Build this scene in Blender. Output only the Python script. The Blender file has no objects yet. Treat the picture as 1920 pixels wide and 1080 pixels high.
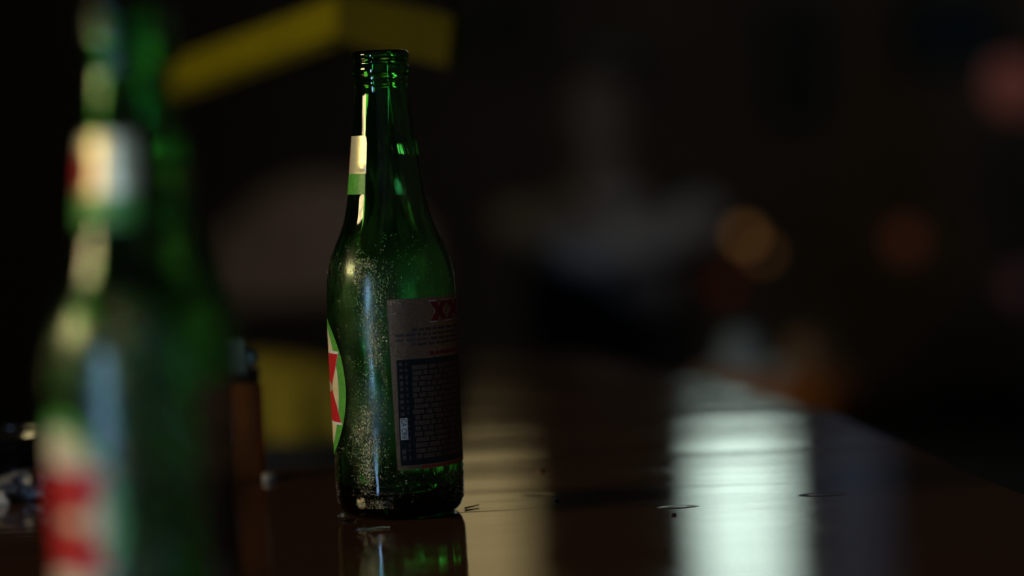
import bpy, bmesh, math, random
from mathutils import Vector, Matrix, noise
from mathutils.geometry import tessellate_polygon

random.seed(7)
scene = bpy.context.scene
COL = scene.collection
PI = math.pi
rad = math.radians

# ------------------------------------------------------------------ camera
TABLE_Z = 0.90
CAM_H = 0.1775
FPX = 4600.0
PITCH, ROLL = rad(3.238), rad(2.5)
CAM = Vector((0, 0, TABLE_Z + CAM_H))
FWD = Vector((0, math.cos(PITCH), -math.sin(PITCH)))
UP0 = Vector((0, math.sin(PITCH), math.cos(PITCH)))
RT0 = Vector((1, 0, 0))
RT = RT0 * math.cos(ROLL) - UP0 * math.sin(ROLL)
UP = UP0 * math.cos(ROLL) + RT0 * math.sin(ROLL)
cd = bpy.data.cameras.new('camera')
cam = bpy.data.objects.new('camera', cd)
COL.objects.link(cam)
m = Matrix((RT, UP, -FWD)).transposed().to_4x4()
m.translation = CAM
cam.matrix_world = m
cd.sensor_width = 36.0
cd.lens = 36.0 * FPX / 1920.0
cd.clip_start = 0.02
cd.dof.use_dof = True
cd.dof.focus_distance = 1.195
cd.dof.aperture_fstop = cd.lens / 36.0
scene.camera = cam

# ------------------------------------------------------------------ world, light, exposure
w = bpy.data.worlds.new('world')
scene.world = w
w.use_nodes = True
w.node_tree.nodes['Background'].inputs[0].default_value = (0.25, 0.32, 0.45, 1)
w.node_tree.nodes['Background'].inputs[1].default_value = 0.3
vs = scene.view_settings
scene.display_settings.display_device = 'sRGB'
vs.view_transform = 'Standard'
vs.look = 'None'
vs.exposure = 0.0
vs.gamma = 1.0
vs.use_curve_mapping = False
cy = scene.cycles
cy.use_denoising = True
cy.max_bounces = 16
cy.transmission_bounces = 14
cy.glossy_bounces = 8
cy.diffuse_bounces = 4
cy.caustics_reflective = True
cy.caustics_refractive = True
cy.blur_glossy = 0.5
cy.sample_clamp_indirect = 6.0

WIN_WHITE = ((0.76, 0.98, 0.86), 2.5)      # tall back window, daylight
WIN_AMBER = ((1.0, 0.76, 0.34), 0.50)      # back window behind an amber blind
WIN_WARM = ((1.0, 0.80, 0.38), 22.0)        # low sun in the left window
WIN_BLUE = ((0.34, 0.58, 1.0), 25.0)
WIN_ADDED = ((0.55, 0.70, 1.0), 0.05)         # added back window, for the dim bluish reflection on the table        # low window, cool skylight


def pix_ray(px, py):
    return FWD + RT * ((px - 960) / FPX) + UP * ((540 - py) / FPX)


def at(px, py, Y):
    d = pix_ray(px, py)
    return CAM + d * (Y / d.y)


def on_table(px, py, z=TABLE_Z):
    d = pix_ray(px, py)
    return CAM + d * ((z - CAM.z) / d.z)


# ------------------------------------------------------------------ materials
def mat(name, color, rough=0.5, metal=0.0, spec=0.5, emit=None, noise_amt=0.0, noise_scale=20.0,
        color2=None, bump=0.0, bump_scale=60.0, trans=0.0, ior=1.45, coat=0.0, stretch=None):
    mt = bpy.data.materials.new(name)
    mt.use_nodes = True
    nt = mt.node_tree
    b = nt.nodes['Principled BSDF']
    b.inputs['Base Color'].default_value = (*color, 1)
    b.inputs['Roughness'].default_value = rough
    b.inputs['Metallic'].default_value = metal
    b.inputs['Specular IOR Level'].default_value = spec
    b.inputs['IOR'].default_value = ior
    b.inputs['Transmission Weight'].default_value = trans
    b.inputs['Coat Weight'].default_value = coat
    if emit:
        b.inputs['Emission Color'].default_value = (*emit[0], 1)
        b.inputs['Emission Strength'].default_value = emit[1]
    tc = None
    if noise_amt > 0 or color2 or bump > 0:
        tc = nt.nodes.new('ShaderNodeTexCoord')
        src = tc.outputs['Object']
        if stretch:
            mp = nt.nodes.new('ShaderNodeMapping')
            mp.inputs['Scale'].default_value = stretch
            nt.links.new(src, mp.inputs[0])
            src = mp.outputs[0]
    if color2 or noise_amt > 0:
        n = nt.nodes.new('ShaderNodeTexNoise')
        n.inputs['Scale'].default_value = noise_scale
        n.inputs['Detail'].default_value = 5
        nt.links.new(src, n.inputs['Vector'])
        mx = nt.nodes.new('ShaderNodeMix')
        mx.data_type = 'RGBA'
        c2 = color2 or tuple(c * (1 - noise_amt) for c in color)
        mx.inputs[6].default_value = (*color, 1)
        mx.inputs[7].default_value = (*c2, 1)
        rp = nt.nodes.new('ShaderNodeMapRange')
        rp.inputs[1].default_value = 0.35
        rp.inputs[2].default_value = 0.65
        nt.links.new(n.outputs['Fac'], rp.inputs[0])
        nt.links.new(rp.outputs[0], mx.inputs[0])
        nt.links.new(mx.outputs[2], b.inputs['Base Color'])
    if bump > 0:
        n2 = nt.nodes.new('ShaderNodeTexNoise')
        n2.inputs['Scale'].default_value = bump_scale
        n2.inputs['Detail'].default_value = 4
        nt.links.new(src, n2.inputs['Vector'])
        bp = nt.nodes.new('ShaderNodeBump')
        bp.inputs['Strength'].default_value = 1.0
        bp.inputs['Distance'].default_value = bump
        nt.links.new(n2.outputs['Fac'], bp.inputs['Height'])
        nt.links.new(bp.outputs[0], b.inputs['Normal'])
    return mt


def emit_mat(name, spec):
    mt = bpy.data.materials.new(name)
    mt.use_nodes = True
    nt = mt.node_tree
    nt.nodes.clear()
    o = nt.nodes.new('ShaderNodeOutputMaterial')
    e = nt.nodes.new('ShaderNodeEmission')
    e.inputs[0].default_value = (*spec[0], 1)
    e.inputs[1].default_value = spec[1]
    nt.links.new(e.outputs[0], o.inputs[0])
    return mt


def glass_mat(name, absorb, density, rough=0.0, rough_hi=None, bump=0.0, ior=1.5):
    mt = bpy.data.materials.new(name)
    mt.use_nodes = True
    nt = mt.node_tree
    nt.nodes.clear()
    o = nt.nodes.new('ShaderNodeOutputMaterial')
    g = nt.nodes.new('ShaderNodeBsdfGlass')
    g.inputs['IOR'].default_value = ior
    g.inputs['Roughness'].default_value = rough
    nt.links.new(g.outputs[0], o.inputs['Surface'])
    if density > 0:
        v = nt.nodes.new('ShaderNodeVolumeAbsorption')
        v.inputs['Color'].default_value = (*absorb, 1)
        v.inputs['Density'].default_value = density
        nt.links.new(v.outputs[0], o.inputs['Volume'])
    tc = nt.nodes.new('ShaderNodeTexCoord')
    if rough_hi is not None:
        # breath of fog on the body of the glass, clear neck and foot
        n = nt.nodes.new('ShaderNodeTexNoise')
        n.inputs['Scale'].default_value = 38
        n.inputs['Detail'].default_value = 6
        nt.links.new(tc.outputs['Object'], n.inputs['Vector'])
        sx = nt.nodes.new('ShaderNodeSeparateXYZ')
        nt.links.new(tc.outputs['Object'], sx.inputs[0])
        zz = nt.nodes.new('ShaderNodeMapRange')
        zz.interpolation_type = 'SMOOTHSTEP'
        zz.inputs[1].default_value = 0.118
        zz.inputs[2].default_value = 0.150
        zz.inputs[3].default_value = 1.0
        zz.inputs[4].default_value = 0.0
        nt.links.new(sx.outputs[2], zz.inputs[0])
        r = nt.nodes.new('ShaderNodeMapRange')
        r.inputs[1].default_value = 0.38
        r.inputs[2].default_value = 0.62
        r.inputs[3].default_value = rough_hi * 0.35
        r.inputs[4].default_value = rough_hi
        nt.links.new(n.outputs['Fac'], r.inputs[0])
        z2 = nt.nodes.new('ShaderNodeMapRange')
        z2.interpolation_type = 'SMOOTHSTEP'
        z2.inputs[1].default_value = 0.018
        z2.inputs[2].default_value = 0.034
        nt.links.new(sx.outputs[2], z2.inputs[0])
        m0 = nt.nodes.new('ShaderNodeMath')
        m0.operation = 'MULTIPLY'
        nt.links.new(zz.outputs[0], m0.inputs[0])
        nt.links.new(z2.outputs[0], m0.inputs[1])
        zz = m0
        mu = nt.nodes.new('ShaderNodeMath')
        mu.operation = 'MULTIPLY_ADD'
        mu.inputs[2].default_value = rough
        nt.links.new(r.outputs[0], mu.inputs[0])
        nt.links.new(zz.outputs[0], mu.inputs[1])
        nt.links.new(mu.outputs[0], g.inputs['Roughness'])
    if bump > 0:
        n2 = nt.nodes.new('ShaderNodeTexNoise')
        n2.inputs['Scale'].default_value = 90
        n2.inputs['Detail'].default_value = 3
        mp = nt.nodes.new('ShaderNodeMapping')
        mp.inputs['Scale'].default_value = (1, 1, 0.35)
        nt.links.new(tc.outputs['Object'], mp.inputs[0])
        nt.links.new(mp.outputs[0], n2.inputs['Vector'])
        bp = nt.nodes.new('ShaderNodeBump')
        bp.inputs['Strength'].default_value = 1.0
        bp.inputs['Distance'].default_value = bump
        nt.links.new(n2.outputs['Fac'], bp.inputs['Height'])
        nt.links.new(bp.outputs[0], g.inputs['Normal'])
    return mt


def table_mat():
    mt = bpy.data.materials.new('lacquered_dark_wood')
    mt.use_nodes = True
    nt = mt.node_tree
    L = nt.links.new
    b = nt.nodes['Principled BSDF']
    tc = nt.nodes.new('ShaderNodeTexCoord')

    def nz(scale, detail, stretch):
        mp = nt.nodes.new('ShaderNodeMapping')
        mp.inputs['Scale'].default_value = stretch
        L(tc.outputs['Object'], mp.inputs[0])
        n = nt.nodes.new('ShaderNodeTexNoise')
        n.inputs['Scale'].default_value = scale
        n.inputs['Detail'].default_value = detail
        L(mp.outputs[0], n.inputs['Vector'])
        return n.outputs['Fac']

    grain = nz(30, 6, (0.35, 4.0, 1))
    mx = nt.nodes.new('ShaderNodeMix')
    mx.data_type = 'RGBA'
    mx.inputs[6].default_value = (0.095, 0.042, 0.026, 1)
    mx.inputs[7].default_value = (0.035, 0.018, 0.013, 1)
    L(grain, mx.inputs[0])
    L(mx.outputs[2], b.inputs['Base Color'])
    r = nt.nodes.new('ShaderNodeMapRange')
    r.inputs[1].default_value = 0.3
    r.inputs[2].default_value = 0.75
    r.inputs[3].default_value = 0.05
    r.inputs[4].default_value = 0.11
    L(nz(14, 5, (0.7, 2.0, 1)), r.inputs[0])
    L(r.outputs[0], b.inputs['Roughness'])
    b.inputs['Specular IOR Level'].default_value = 0.5
    # lacquer ripples, fine grain, pits
    h = None
    for fac, amt in ((nz(9, 2, (0.35, 1.7, 1)), 0.00050), (nz(70, 4, (0.4, 1.6, 1)), 0.00006)):
        mm = nt.nodes.new('ShaderNodeMath')
        mm.operation = 'MULTIPLY'
        mm.inputs[1].default_value = amt
        L(fac, mm.inputs[0])
        if h is None:
            h = mm.outputs[0]
        else:
            a = nt.nodes.new('ShaderNodeMath')
            L(h, a.inputs[0])
            L(mm.outputs[0], a.inputs[1])
            h = a.outputs[0]
    vo = nt.nodes.new('ShaderNodeTexVoronoi')
    vo.inputs['Scale'].default_value = 16
    mp = nt.nodes.new('ShaderNodeMapping')
    mp.inputs['Scale'].default_value = (0.8, 1.4, 1)
    L(tc.outputs['Object'], mp.inputs[0])
    L(mp.outputs[0], vo.inputs['Vector'])
    rr = nt.nodes.new('ShaderNodeMapRange')
    rr.interpolation_type = 'SMOOTHSTEP'
    rr.inputs[1].default_value = 0.10
    rr.inputs[2].default_value = 0.17
    rr.inputs[3].default_value = -0.00012
    rr.inputs[4].default_value = 0.0
    L(vo.outputs['Distance'], rr.inputs[0])
    a = nt.nodes.new('ShaderNodeMath')
    L(h, a.inputs[0])
    L(rr.outputs[0], a.inputs[1])
    bp = nt.nodes.new('ShaderNodeBump')
    bp.inputs['Strength'].default_value = 1.0
    bp.inputs['Distance'].default_value = 1.0
    L(a.outputs[0], bp.inputs['Height'])
    L(bp.outputs[0], b.inputs['Normal'])
    return mt


M = {}
M['table'] = table_mat()
M['table_leg'] = mat('dark_wood', (0.03, 0.015, 0.009), 0.4, color2=(0.015, 0.008, 0.005), noise_scale=30, stretch=(1, 1, 0.1))
M['wall'] = mat('dark_brown_plaster', (0.32, 0.25, 0.18), 0.85, color2=(0.26, 0.20, 0.145), noise_scale=2.5, bump=0.002)
M['ceiling'] = mat('dark_ceiling_paint', (0.05, 0.045, 0.04), 0.9, noise_amt=0.2, noise_scale=3)
M['floor'] = mat('dark_concrete', (0.05, 0.045, 0.04), 0.6, noise_amt=0.4, noise_scale=6, bump=0.001)
M['frame'] = mat('dark_painted_frame', (0.03, 0.028, 0.025), 0.5, noise_amt=0.3)
M['pane_white'] = emit_mat('daylight_pane', WIN_WHITE)
M['pane_amber'] = emit_mat('amber_blind_pane', WIN_AMBER)
M['pane_added'] = emit_mat('added_blue_pane', WIN_ADDED)
M['pane_warm'] = emit_mat('low_sun_pane', WIN_WARM)
M['pane_blue'] = emit_mat('cool_daylight_pane', WIN_BLUE)
M['glass'] = glass_mat('green_bottle_glass', (0.09, 0.77, 0.08), 470.0, 0.035, 0.27, 0.00012)
M['dew'] = glass_mat('water_drop', (1, 1, 1), 0.0, 0.0, ior=1.33)
M['lab_silver'] = mat('silver_label_paper', (0.46, 0.31, 0.20), 0.42, 0.75, noise_amt=0.35, noise_scale=900, bump=0.00005, bump_scale=900)
M['lab_dark'] = mat('dark_label_print', (0.010, 0.020, 0.022), 0.4, noise_amt=0.3, noise_scale=300)
M['lab_cell'] = mat('brown_label_print', (0.17, 0.10, 0.065), 0.5, noise_amt=0.3, noise_scale=400)
M['lab_ink'] = mat('faded_ink', (0.11, 0.085, 0.07), 0.5, noise_amt=0.4, noise_scale=600)
M['lab_red'] = mat('red_label_print', (0.62, 0.018, 0.02), 0.4, noise_amt=0.15, noise_scale=300)
M['lab_dkred'] = mat('deep_red_print', (0.30, 0.008, 0.012), 0.4, noise_amt=0.2, noise_scale=300)
M['lab_cream'] = mat('cream_label_paper', (0.84, 0.68, 0.36), 0.4, noise_amt=0.15, noise_scale=200)
M['lab_gold'] = mat('gold_cream_foil', (0.96, 0.86, 0.52), 0.36, 0.55, noise_amt=0.12, noise_scale=300, bump=0.00012, bump_scale=120)
M['lab_green'] = mat('green_label_paper', (0.11, 0.42, 0.05), 0.4, noise_amt=0.3, noise_scale=500)
M['lab_white'] = mat('white_print', (0.75, 0.74, 0.70), 0.5, noise_amt=0.2, noise_scale=300)
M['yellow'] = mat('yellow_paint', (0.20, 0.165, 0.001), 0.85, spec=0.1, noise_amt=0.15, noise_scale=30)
M['yellow_shaded'] = mat('shaded_yellow_paint', (0.065, 0.052, 0.001), 0.85, spec=0.1, noise_amt=0.15, noise_scale=30)  # darker copy of the rail's yellow, shade put into the colour
M['rod'] = mat('black_steel', (0.02, 0.02, 0.02), 0.45, 0.8, noise_amt=0.2)
M['cloth'] = mat('yellow_cotton', (0.40, 0.31, 0.02), 0.9, color2=(0.26, 0.20, 0.015), noise_scale=60, bump=0.0008, bump_scale=300)
M['tray'] = mat('black_plastic', (0.012, 0.011, 0.011), 0.4, noise_amt=0.2)
M['tray_rim'] = mat('worn_brown_rim', (0.10, 0.06, 0.035), 0.35, noise_amt=0.3)
M['lighter'] = mat('amber_plastic', (0.50, 0.15, 0.03), 0.25, noise_amt=0.2, noise_scale=40, trans=0.2)
M['steel'] = mat('steel', (0.38, 0.58, 0.55), 0.40, 0.8, noise_amt=0.15, noise_scale=80)
M['bowl'] = mat('black_glazed_ceramic', (0.012, 0.012, 0.014), 0.12, noise_amt=0.2)
M['foil'] = mat('grey_crumpled_foil_paper', (0.30, 0.29, 0.29), 0.45, 0.2, noise_amt=0.4, noise_scale=60)
M['paper'] = mat('white_paper', (0.7, 0.7, 0.66), 0.7, noise_amt=0.1)
M['crumb'] = mat('dark_crumb', (0.05, 0.03, 0.02), 0.3, noise_amt=0.3, noise_scale=300)
M['red_crumb'] = mat('red_crumb', (0.30, 0.08, 0.05), 0.5, noise_amt=0.2, noise_scale=300)
M['stool'] = mat('orange_brown_wood', (0.62, 0.22, 0.05), 0.4, color2=(0.42, 0.14, 0.035), noise_scale=12, stretch=(1, 8, 1))
M['jar_blue'] = mat('pale_blue_enamel', (0.40, 0.58, 0.85), 0.3, noise_amt=0.1)
M['jar_brown'] = mat('grey_brown_stoneware', (0.28, 0.18, 0.12), 0.5, noise_amt=0.25, noise_scale=40)
M['leather'] = mat('grey_brown_leather', (0.44, 0.30, 0.21), 0.5, noise_amt=0.25, noise_scale=20, bump=0.0006, bump_scale=200)
M['dark_wood2'] = mat('black_stained_wood', (0.02, 0.015, 0.012), 0.5, noise_amt=0.3)
M['skin'] = mat('skin', (0.36, 0.29, 0.25), 0.55, noise_amt=0.1, noise_scale=15)
M['shirt'] = mat('black_cotton', (0.012, 0.012, 0.014), 0.9, noise_amt=0.3, noise_scale=60)
M['sleeve'] = mat('pale_grey_sleeve', (0.82, 0.82, 0.85), 0.85, noise_amt=0.2, noise_scale=50)
M['trouser'] = mat('dark_denim', (0.012, 0.014, 0.02), 0.9, noise_amt=0.3, noise_scale=80)
M['hair'] = mat('greying_hair', (0.16, 0.14, 0.12), 0.6, noise_amt=0.3, noise_scale=120)
M['pic_grey'] = mat('grey_print', (0.16, 0.15, 0.13), 0.6, noise_amt=0.4, noise_scale=8)
M['pic_green'] = mat('dull_green_print', (0.10, 0.13, 0.10), 0.6, noise_amt=0.4, noise_scale=8)
M['pic_teal'] = mat('dull_teal_print', (0.05, 0.12, 0.16), 0.6, noise_amt=0.4, noise_scale=8)
M['cord'] = mat('black_cord', (0.015, 0.015, 0.015), 0.6, noise_amt=0.2)


def bulb(name, col, s):
    mt = mat(name, tuple(c * 0.5 for c in col), 0.3, emit=(col, s))
    return mt


M['bulb_amber'] = bulb('amber_bulb', (1.0, 0.44, 0.12), 0.30)
M['bulb_amber2'] = bulb('amber_bulb_dim', (1.0, 0.42, 0.14), 0.16)
M['bulb_red'] = bulb('red_bulb', (1.0, 0.28, 0.14), 0.02)
M['bulb_dkred'] = bulb('deep_red_bulb', (1.0, 0.10, 0.05), 0.02)
M['bulb_pink'] = bulb('pink_red_globe', (1.0, 0.30, 0.24), 0.04)
M['bulb_mauve'] = bulb('mauve_bulb', (0.8, 0.30, 0.36), 0.02)


# ------------------------------------------------------------------ mesh helpers
def obj(name, bm, material, parent=None, smooth=False, loc=None):
    me = bpy.data.meshes.new(name)
    bm.normal_update()
    bm.to_mesh(me)
    bm.free()
    if smooth:
        for p in me.polygons:
            p.use_smooth = True
    for mt in (material if isinstance(material, (list, tuple)) else [material]):
        me.materials.append(mt)
    o = bpy.data.objects.new(name, me)
    COL.objects.link(o)
    if parent:
        o.parent = parent
    if loc is not None:
        o.location = loc
    return o


def tag(o, label=None, cat=None, group=None, kind=None):
    if label: o['label'] = label
    if cat: o['category'] = cat
    if group: o['group'] = group
    if kind: o['kind'] = kind
    return o


def thing(name, label, cat, loc=(0, 0, 0), rz=0.0, group=None):
    o = bpy.data.objects.new(name, None)
    o.empty_display_size = 0.05
    COL.objects.link(o)
    o.location = loc
    o.rotation_euler = (0, 0, rz)
    return tag(o, label, cat, group)


def box(bm, x0, x1, y0, y1, z0, z1, bevel=0.0, mi=0):
    r = bmesh.ops.create_cube(bm, size=1.0)
    vs_ = r['verts']
    bmesh.ops.scale(bm, vec=(x1 - x0, y1 - y0, z1 - z0), verts=vs_)
    bmesh.ops.translate(bm, vec=((x0 + x1) / 2, (y0 + y1) / 2, (z0 + z1) / 2), verts=vs_)
    if bevel > 0:
        es = list({e for v in vs_ for e in v.link_edges})
        bmesh.ops.bevel(bm, geom=es, offset=bevel, segments=2, affect='EDGES', profile=0.6)
    return vs_


def tube(bm, p0, p1, r0, r1=None, seg=12):
    r1 = r0 if r1 is None else r1
    p0, p1 = Vector(p0), Vector(p1)
    d = (p1 - p0)
    q = d.to_track_quat('Z', 'Y')
    rings = []
    for p, r in ((p0, r0), (p1, r1)):
        rings.append([bm.verts.new(p + q @ Vector((r * math.cos(2 * PI * i / seg), r * math.sin(2 * PI * i / seg), 0))) for i in range(seg)])
    for i in range(seg):
        j = (i + 1) % seg
        bm.faces.new((rings[0][i], rings[0][j], rings[1][j], rings[1][i]))
    bm.faces.new(rings[0][::-1])
    bm.faces.new(rings[1])


def lathe(bm, prof, seg=48, cx=0, cy=0, jitter=None, closed=False):
    rings = []
    for k, (r, z) in enumerate(prof):
        if r < 1e-7:
            rings.append([bm.verts.new((cx, cy, z))])
        else:
            ring = []
            for i in range(seg):
                a = 2 * PI * i / seg
                rr = r + (jitter(k, a, r, z) if jitter else 0)
                ring.append(bm.verts.new((cx + rr * math.cos(a), cy + rr * math.sin(a), z)))
            rings.append(ring)
    pairs = list(zip(rings[:-1], rings[1:]))
    if closed:
        pairs.append((rings[-1], rings[0]))
    for A, B in pairs:
        for i in range(seg):
            j = (i + 1) % seg
            if len(A) == 1 and len(B) == 1:
                continue
            if len(A) == 1:
                bm.faces.new((A[0], B[j], B[i]))
            elif len(B) == 1:
                bm.faces.new((A[i], A[j], B[0]))
            else:
                bm.faces.new((A[i], A[j], B[j], B[i]))
    bmesh.ops.recalc_face_normals(bm, faces=bm.faces)


def blob(bm, c, rx, ry, rz_, sub=2, wob=0.0, seed=0.0):
    r = bmesh.ops.create_icosphere(bm, subdivisions=sub, radius=1.0)
    for v in r['verts']:
        p = v.co.copy()
        k = 1 + wob * noise.noise(p * 1.7 + Vector((seed, seed * 0.7, 0)))
        v.co = Vector((c[0] + p.x * rx * k, c[1] + p.y * ry * k, c[2] + p.z * rz_ * k))
    return r['verts']


def skin_mesh(name, verts, edges, radii, sub=2):
    """grow a skin over a skeleton and return the finished mesh data (no ops)"""
    me = bpy.data.meshes.new(name + '_skeleton')
    sb = bmesh.new()
    lay = sb.verts.layers.skin.verify()
    bv = [sb.verts.new(v) for v in verts]
    for i, j in edges:
        sb.edges.new((bv[i], bv[j]))
    for i, r in enumerate(radii):
        bv[i][lay].radius = (r, r) if not isinstance(r, tuple) else r
        bv[i][lay].use_root = (i == 0)
    sb.to_mesh(me)
    sb.free()
    o = bpy.data.objects.new(name + '_skeleton', me)
    COL.objects.link(o)
    md = o.modifiers.new('skin', 'SKIN')
    md.use_smooth_shade = True
    ms = o.modifiers.new('sub', 'SUBSURF')
    ms.levels = sub
    ms.render_levels = sub
    dg = bpy.context.evaluated_depsgraph_get()
    out = bpy.data.meshes.new_from_object(o.evaluated_get(dg))
    bpy.data.objects.remove(o)
    bpy.data.meshes.remove(me)
    return out


# ------------------------------------------------------------------ the room
X0, X1, Y0, Y1, CEIL = -2.0, 3.6, -2.7, 9.2, 3.3
T = 0.15


def rect_wall(name, axis, fixed, a0, a1, openings):
    """axis 'x': wall runs along x at y=fixed..; openings = (a0,a1,z0,z1)"""
    bm = bmesh.new()
    cuts = sorted({a0, a1, *[o[0] for o in openings], *[o[1] for o in openings]})
    zc = sorted({0.0, CEIL, *[o[2] for o in openings], *[o[3] for o in openings]})
    for i in range(len(cuts) - 1):
        for j in range(len(zc) - 1):
            ca, cz = (cuts[i] + cuts[i + 1]) / 2, (zc[j] + zc[j + 1]) / 2
            if any(o[0] < ca < o[1] and o[2] < cz < o[3] for o in openings):
                continue
            f0, f1 = fixed
            if axis == 'x':
                box(bm, cuts[i], cuts[i + 1], f0, f1, zc[j], zc[j + 1])
            else:
                box(bm, f0, f1, cuts[i], cuts[i + 1], zc[j], zc[j + 1])
    bmesh.ops.remove_doubles(bm, verts=bm.verts, dist=1e-5)
    return tag(obj(name, bm, M['wall']), kind='structure')


def window(name, axis, fixed, a0, a1, z0, z1, pane_m, bars_a=0, bars_z=0, depth=0.06, fw=0.025, label=None):
    """frame lining the opening (top-level structure) with pane children"""
    bm = bmesh.new()

    def b(p0, p1, q0, q1, d0, d1, m_=bm):
        if axis == 'x':
            box(m_, p0, p1, d0, d1, q0, q1, 0.003)
        else:
            box(m_, d0, d1, p0, p1, q0, q1, 0.003)
    d0, d1 = fixed
    b(a0, a0 + fw, z0, z1, d0, d1)
    b(a1 - fw, a1, z0, z1, d0, d1)
    b(a0 + fw, a1 - fw, z0, z0 + fw, d0, d1)
    b(a0 + fw, a1 - fw, z1 - fw, z1, d0, d1)
    fr = tag(obj(name, bm, M['frame']), kind='structure')
    na, nz_ = bars_a + 1, bars_z + 1
    wa, wz = (a1 - a0 - 2 * fw) / na, (z1 - z0 - 2 * fw) / nz_
    dm = (d0 + d1) / 2
    for i in range(1, na):
        bm = bmesh.new()
        c = a0 + fw + wa * i
        b(c - 0.008, c + 0.008, z0 + fw, z1 - fw, d0 + 0.01, d1 - 0.01, bm)
        obj('glazing_bar', bm, M['frame'], fr)
    for j in range(1, nz_):
        bm = bmesh.new()
        c = z0 + fw + wz * j
        b(a0 + fw, a1 - fw, c - 0.008, c + 0.008, d0 + 0.01, d1 - 0.01, bm)
        obj('glazing_bar', bm, M['frame'], fr)
    for i in range(na):
        for j in range(nz_):
            bm = bmesh.new()
            p0, q0 = a0 + fw + wa * i, z0 + fw + wz * j
            if axis == 'x':
                box(bm, p0, p0 + wa, dm - 0.002, dm + 0.002, q0, q0 + wz)
            else:
                box(bm, dm - 0.002, dm + 0.002, p0, p0 + wa, q0, q0 + wz)
            obj('pane', bm, pane_m, fr)
    return fr


bm = bmesh.new(); box(bm, X0 - T, X1 + T, Y0 - T, Y1 + T, -0.1, 0.0)
tag(obj('floor', bm, M['floor']), kind='structure')
bm = bmesh.new(); box(bm, X0 - T, X1 + T, Y0 - T, Y1 + T, CEIL, CEIL + 0.1)
tag(obj('ceiling', bm, M['ceiling']), kind='structure')
wl, wr = at(1306, 900, Y1).x, at(1478, 900, Y1).x
W1 = (wl, wr, CAM.z + 0.084 * Y1, 3.15)
al, ar = at(800, 930, Y1).x, at(988, 930, Y1).x
W2 = (al, ar, CAM.z + 0.090 * Y1, 2.95)
dl, dr = at(1530, 900, Y1).x, at(1670, 900, Y1).x
W4 = (dl, dr, CAM.z + 0.0722 * Y1, 3.15)
W3 = (0.38, 1.12, 1.42, 1.92)          # left wall, warm
D1 = (-1.60, -1.05, 0.30, 1.60)      # left wall, low window, cool
rect_wall('wall_back', 'x', (Y1, Y1 + T), X0 - T, X1 + T, [W1, W2, W4])
rect_wall('wall_front', 'x', (Y0 - T, Y0), X0 - T, X1 + T, [])
rect_wall('wall_left', 'y', (X0 - T, X0), Y0, Y1, [W3, D1])
rect_wall('wall_right', 'y', (X1, X1 + T), Y0, Y1, [])
window('window_1', 'x', (Y1, Y1 + 0.06), *W1, M['pane_white'], 0, 0, fw=0.012)
window('window_2', 'x', (Y1, Y1 + 0.06), *W2, M['pane_amber'], 0, 0, fw=0.012)
window('window_3', 'y', (X0 - 0.06, X0), *W3, M['pane_warm'], 1, 1)
window('added_window_4', 'x', (Y1, Y1 + 0.06), *W4, M['pane_added'], 0, 0, fw=0.012)  # added glowing pane, mirrored as a bluish area in the tabletop
window('window_5', 'y', (X0 - 0.06, X0), *D1, M['pane_blue'], 0, 1, fw=0.04)
for nm, bx in (('baseboard_back', (X0, X1, Y1 - 0.015, Y1, 0, 0.1)), ('baseboard_right', (X1 - 0.015, X1, Y0, Y1 - 0.015, 0, 0.1))):
    bm = bmesh.new(); box(bm, *bx, bevel=0.003)
    tag(obj(nm, bm, M['frame']), kind='structure')

# ------------------------------------------------------------------ the table
E = [on_table(1119, 662), on_table(1330, 705), on_table(1530, 757), on_table(1720, 832), on_table(1920, 917)]
FARE = 1.405                                     # far edge of the near table
near_e = [(p.x, p.y) for p in reversed(E) if p.y < FARE - 0.03]
e0, e1 = Vector((E[2].x, E[2].y)), Vector((E[3].x, E[3].y))


def edge_x(y):
    pts = [(p.x, p.y) for p in E]
    for (xa, ya), (xb, yb) in zip(pts[:-1], pts[1:]):
        if yb <= y <= ya:
            return xb + (xa - xb) * (y - yb) / (ya - yb)
    return pts[0][0] + (pts[0][1] - y) * 0.27 if y > pts[0][1] else pts[-1][0]


outline = ([(0.300, 0.57), (0.298, 0.70), (0.285, 0.95)] + near_e + [(edge_x(FARE) + 0.001, FARE - 0.010), (edge_x(FARE) - 0.010, FARE)] +
           [(0.10, FARE), (-0.1, FARE), (-0.4, FARE), (-0.7, FARE), (-0.88, FARE), (-0.905, FARE - 0.02), (-0.91, 1.1), (-0.91, 0.62), (-0.895, 0.555), (-0.83, 0.545), (-0.3, 0.545), (0.22, 0.545), (0.28, 0.548)])


def smooth_loop(pts, n=6):
    out = []
    N = len(pts)
    for i in range(N):
        p0, p1, p2, p3 = (Vector(pts[(i + k - 1) % N]) for k in range(4))
        for s in range(n):
            t = s / n
            q = 0.5 * ((2 * p1) + (p2 - p0) * t + (2 * p0 - 5 * p1 + 4 * p2 - p3) * t * t + (3 * p1 - p0 - 3 * p2 + p3) * t ** 3)
            out.append(q)
    return out


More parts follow.
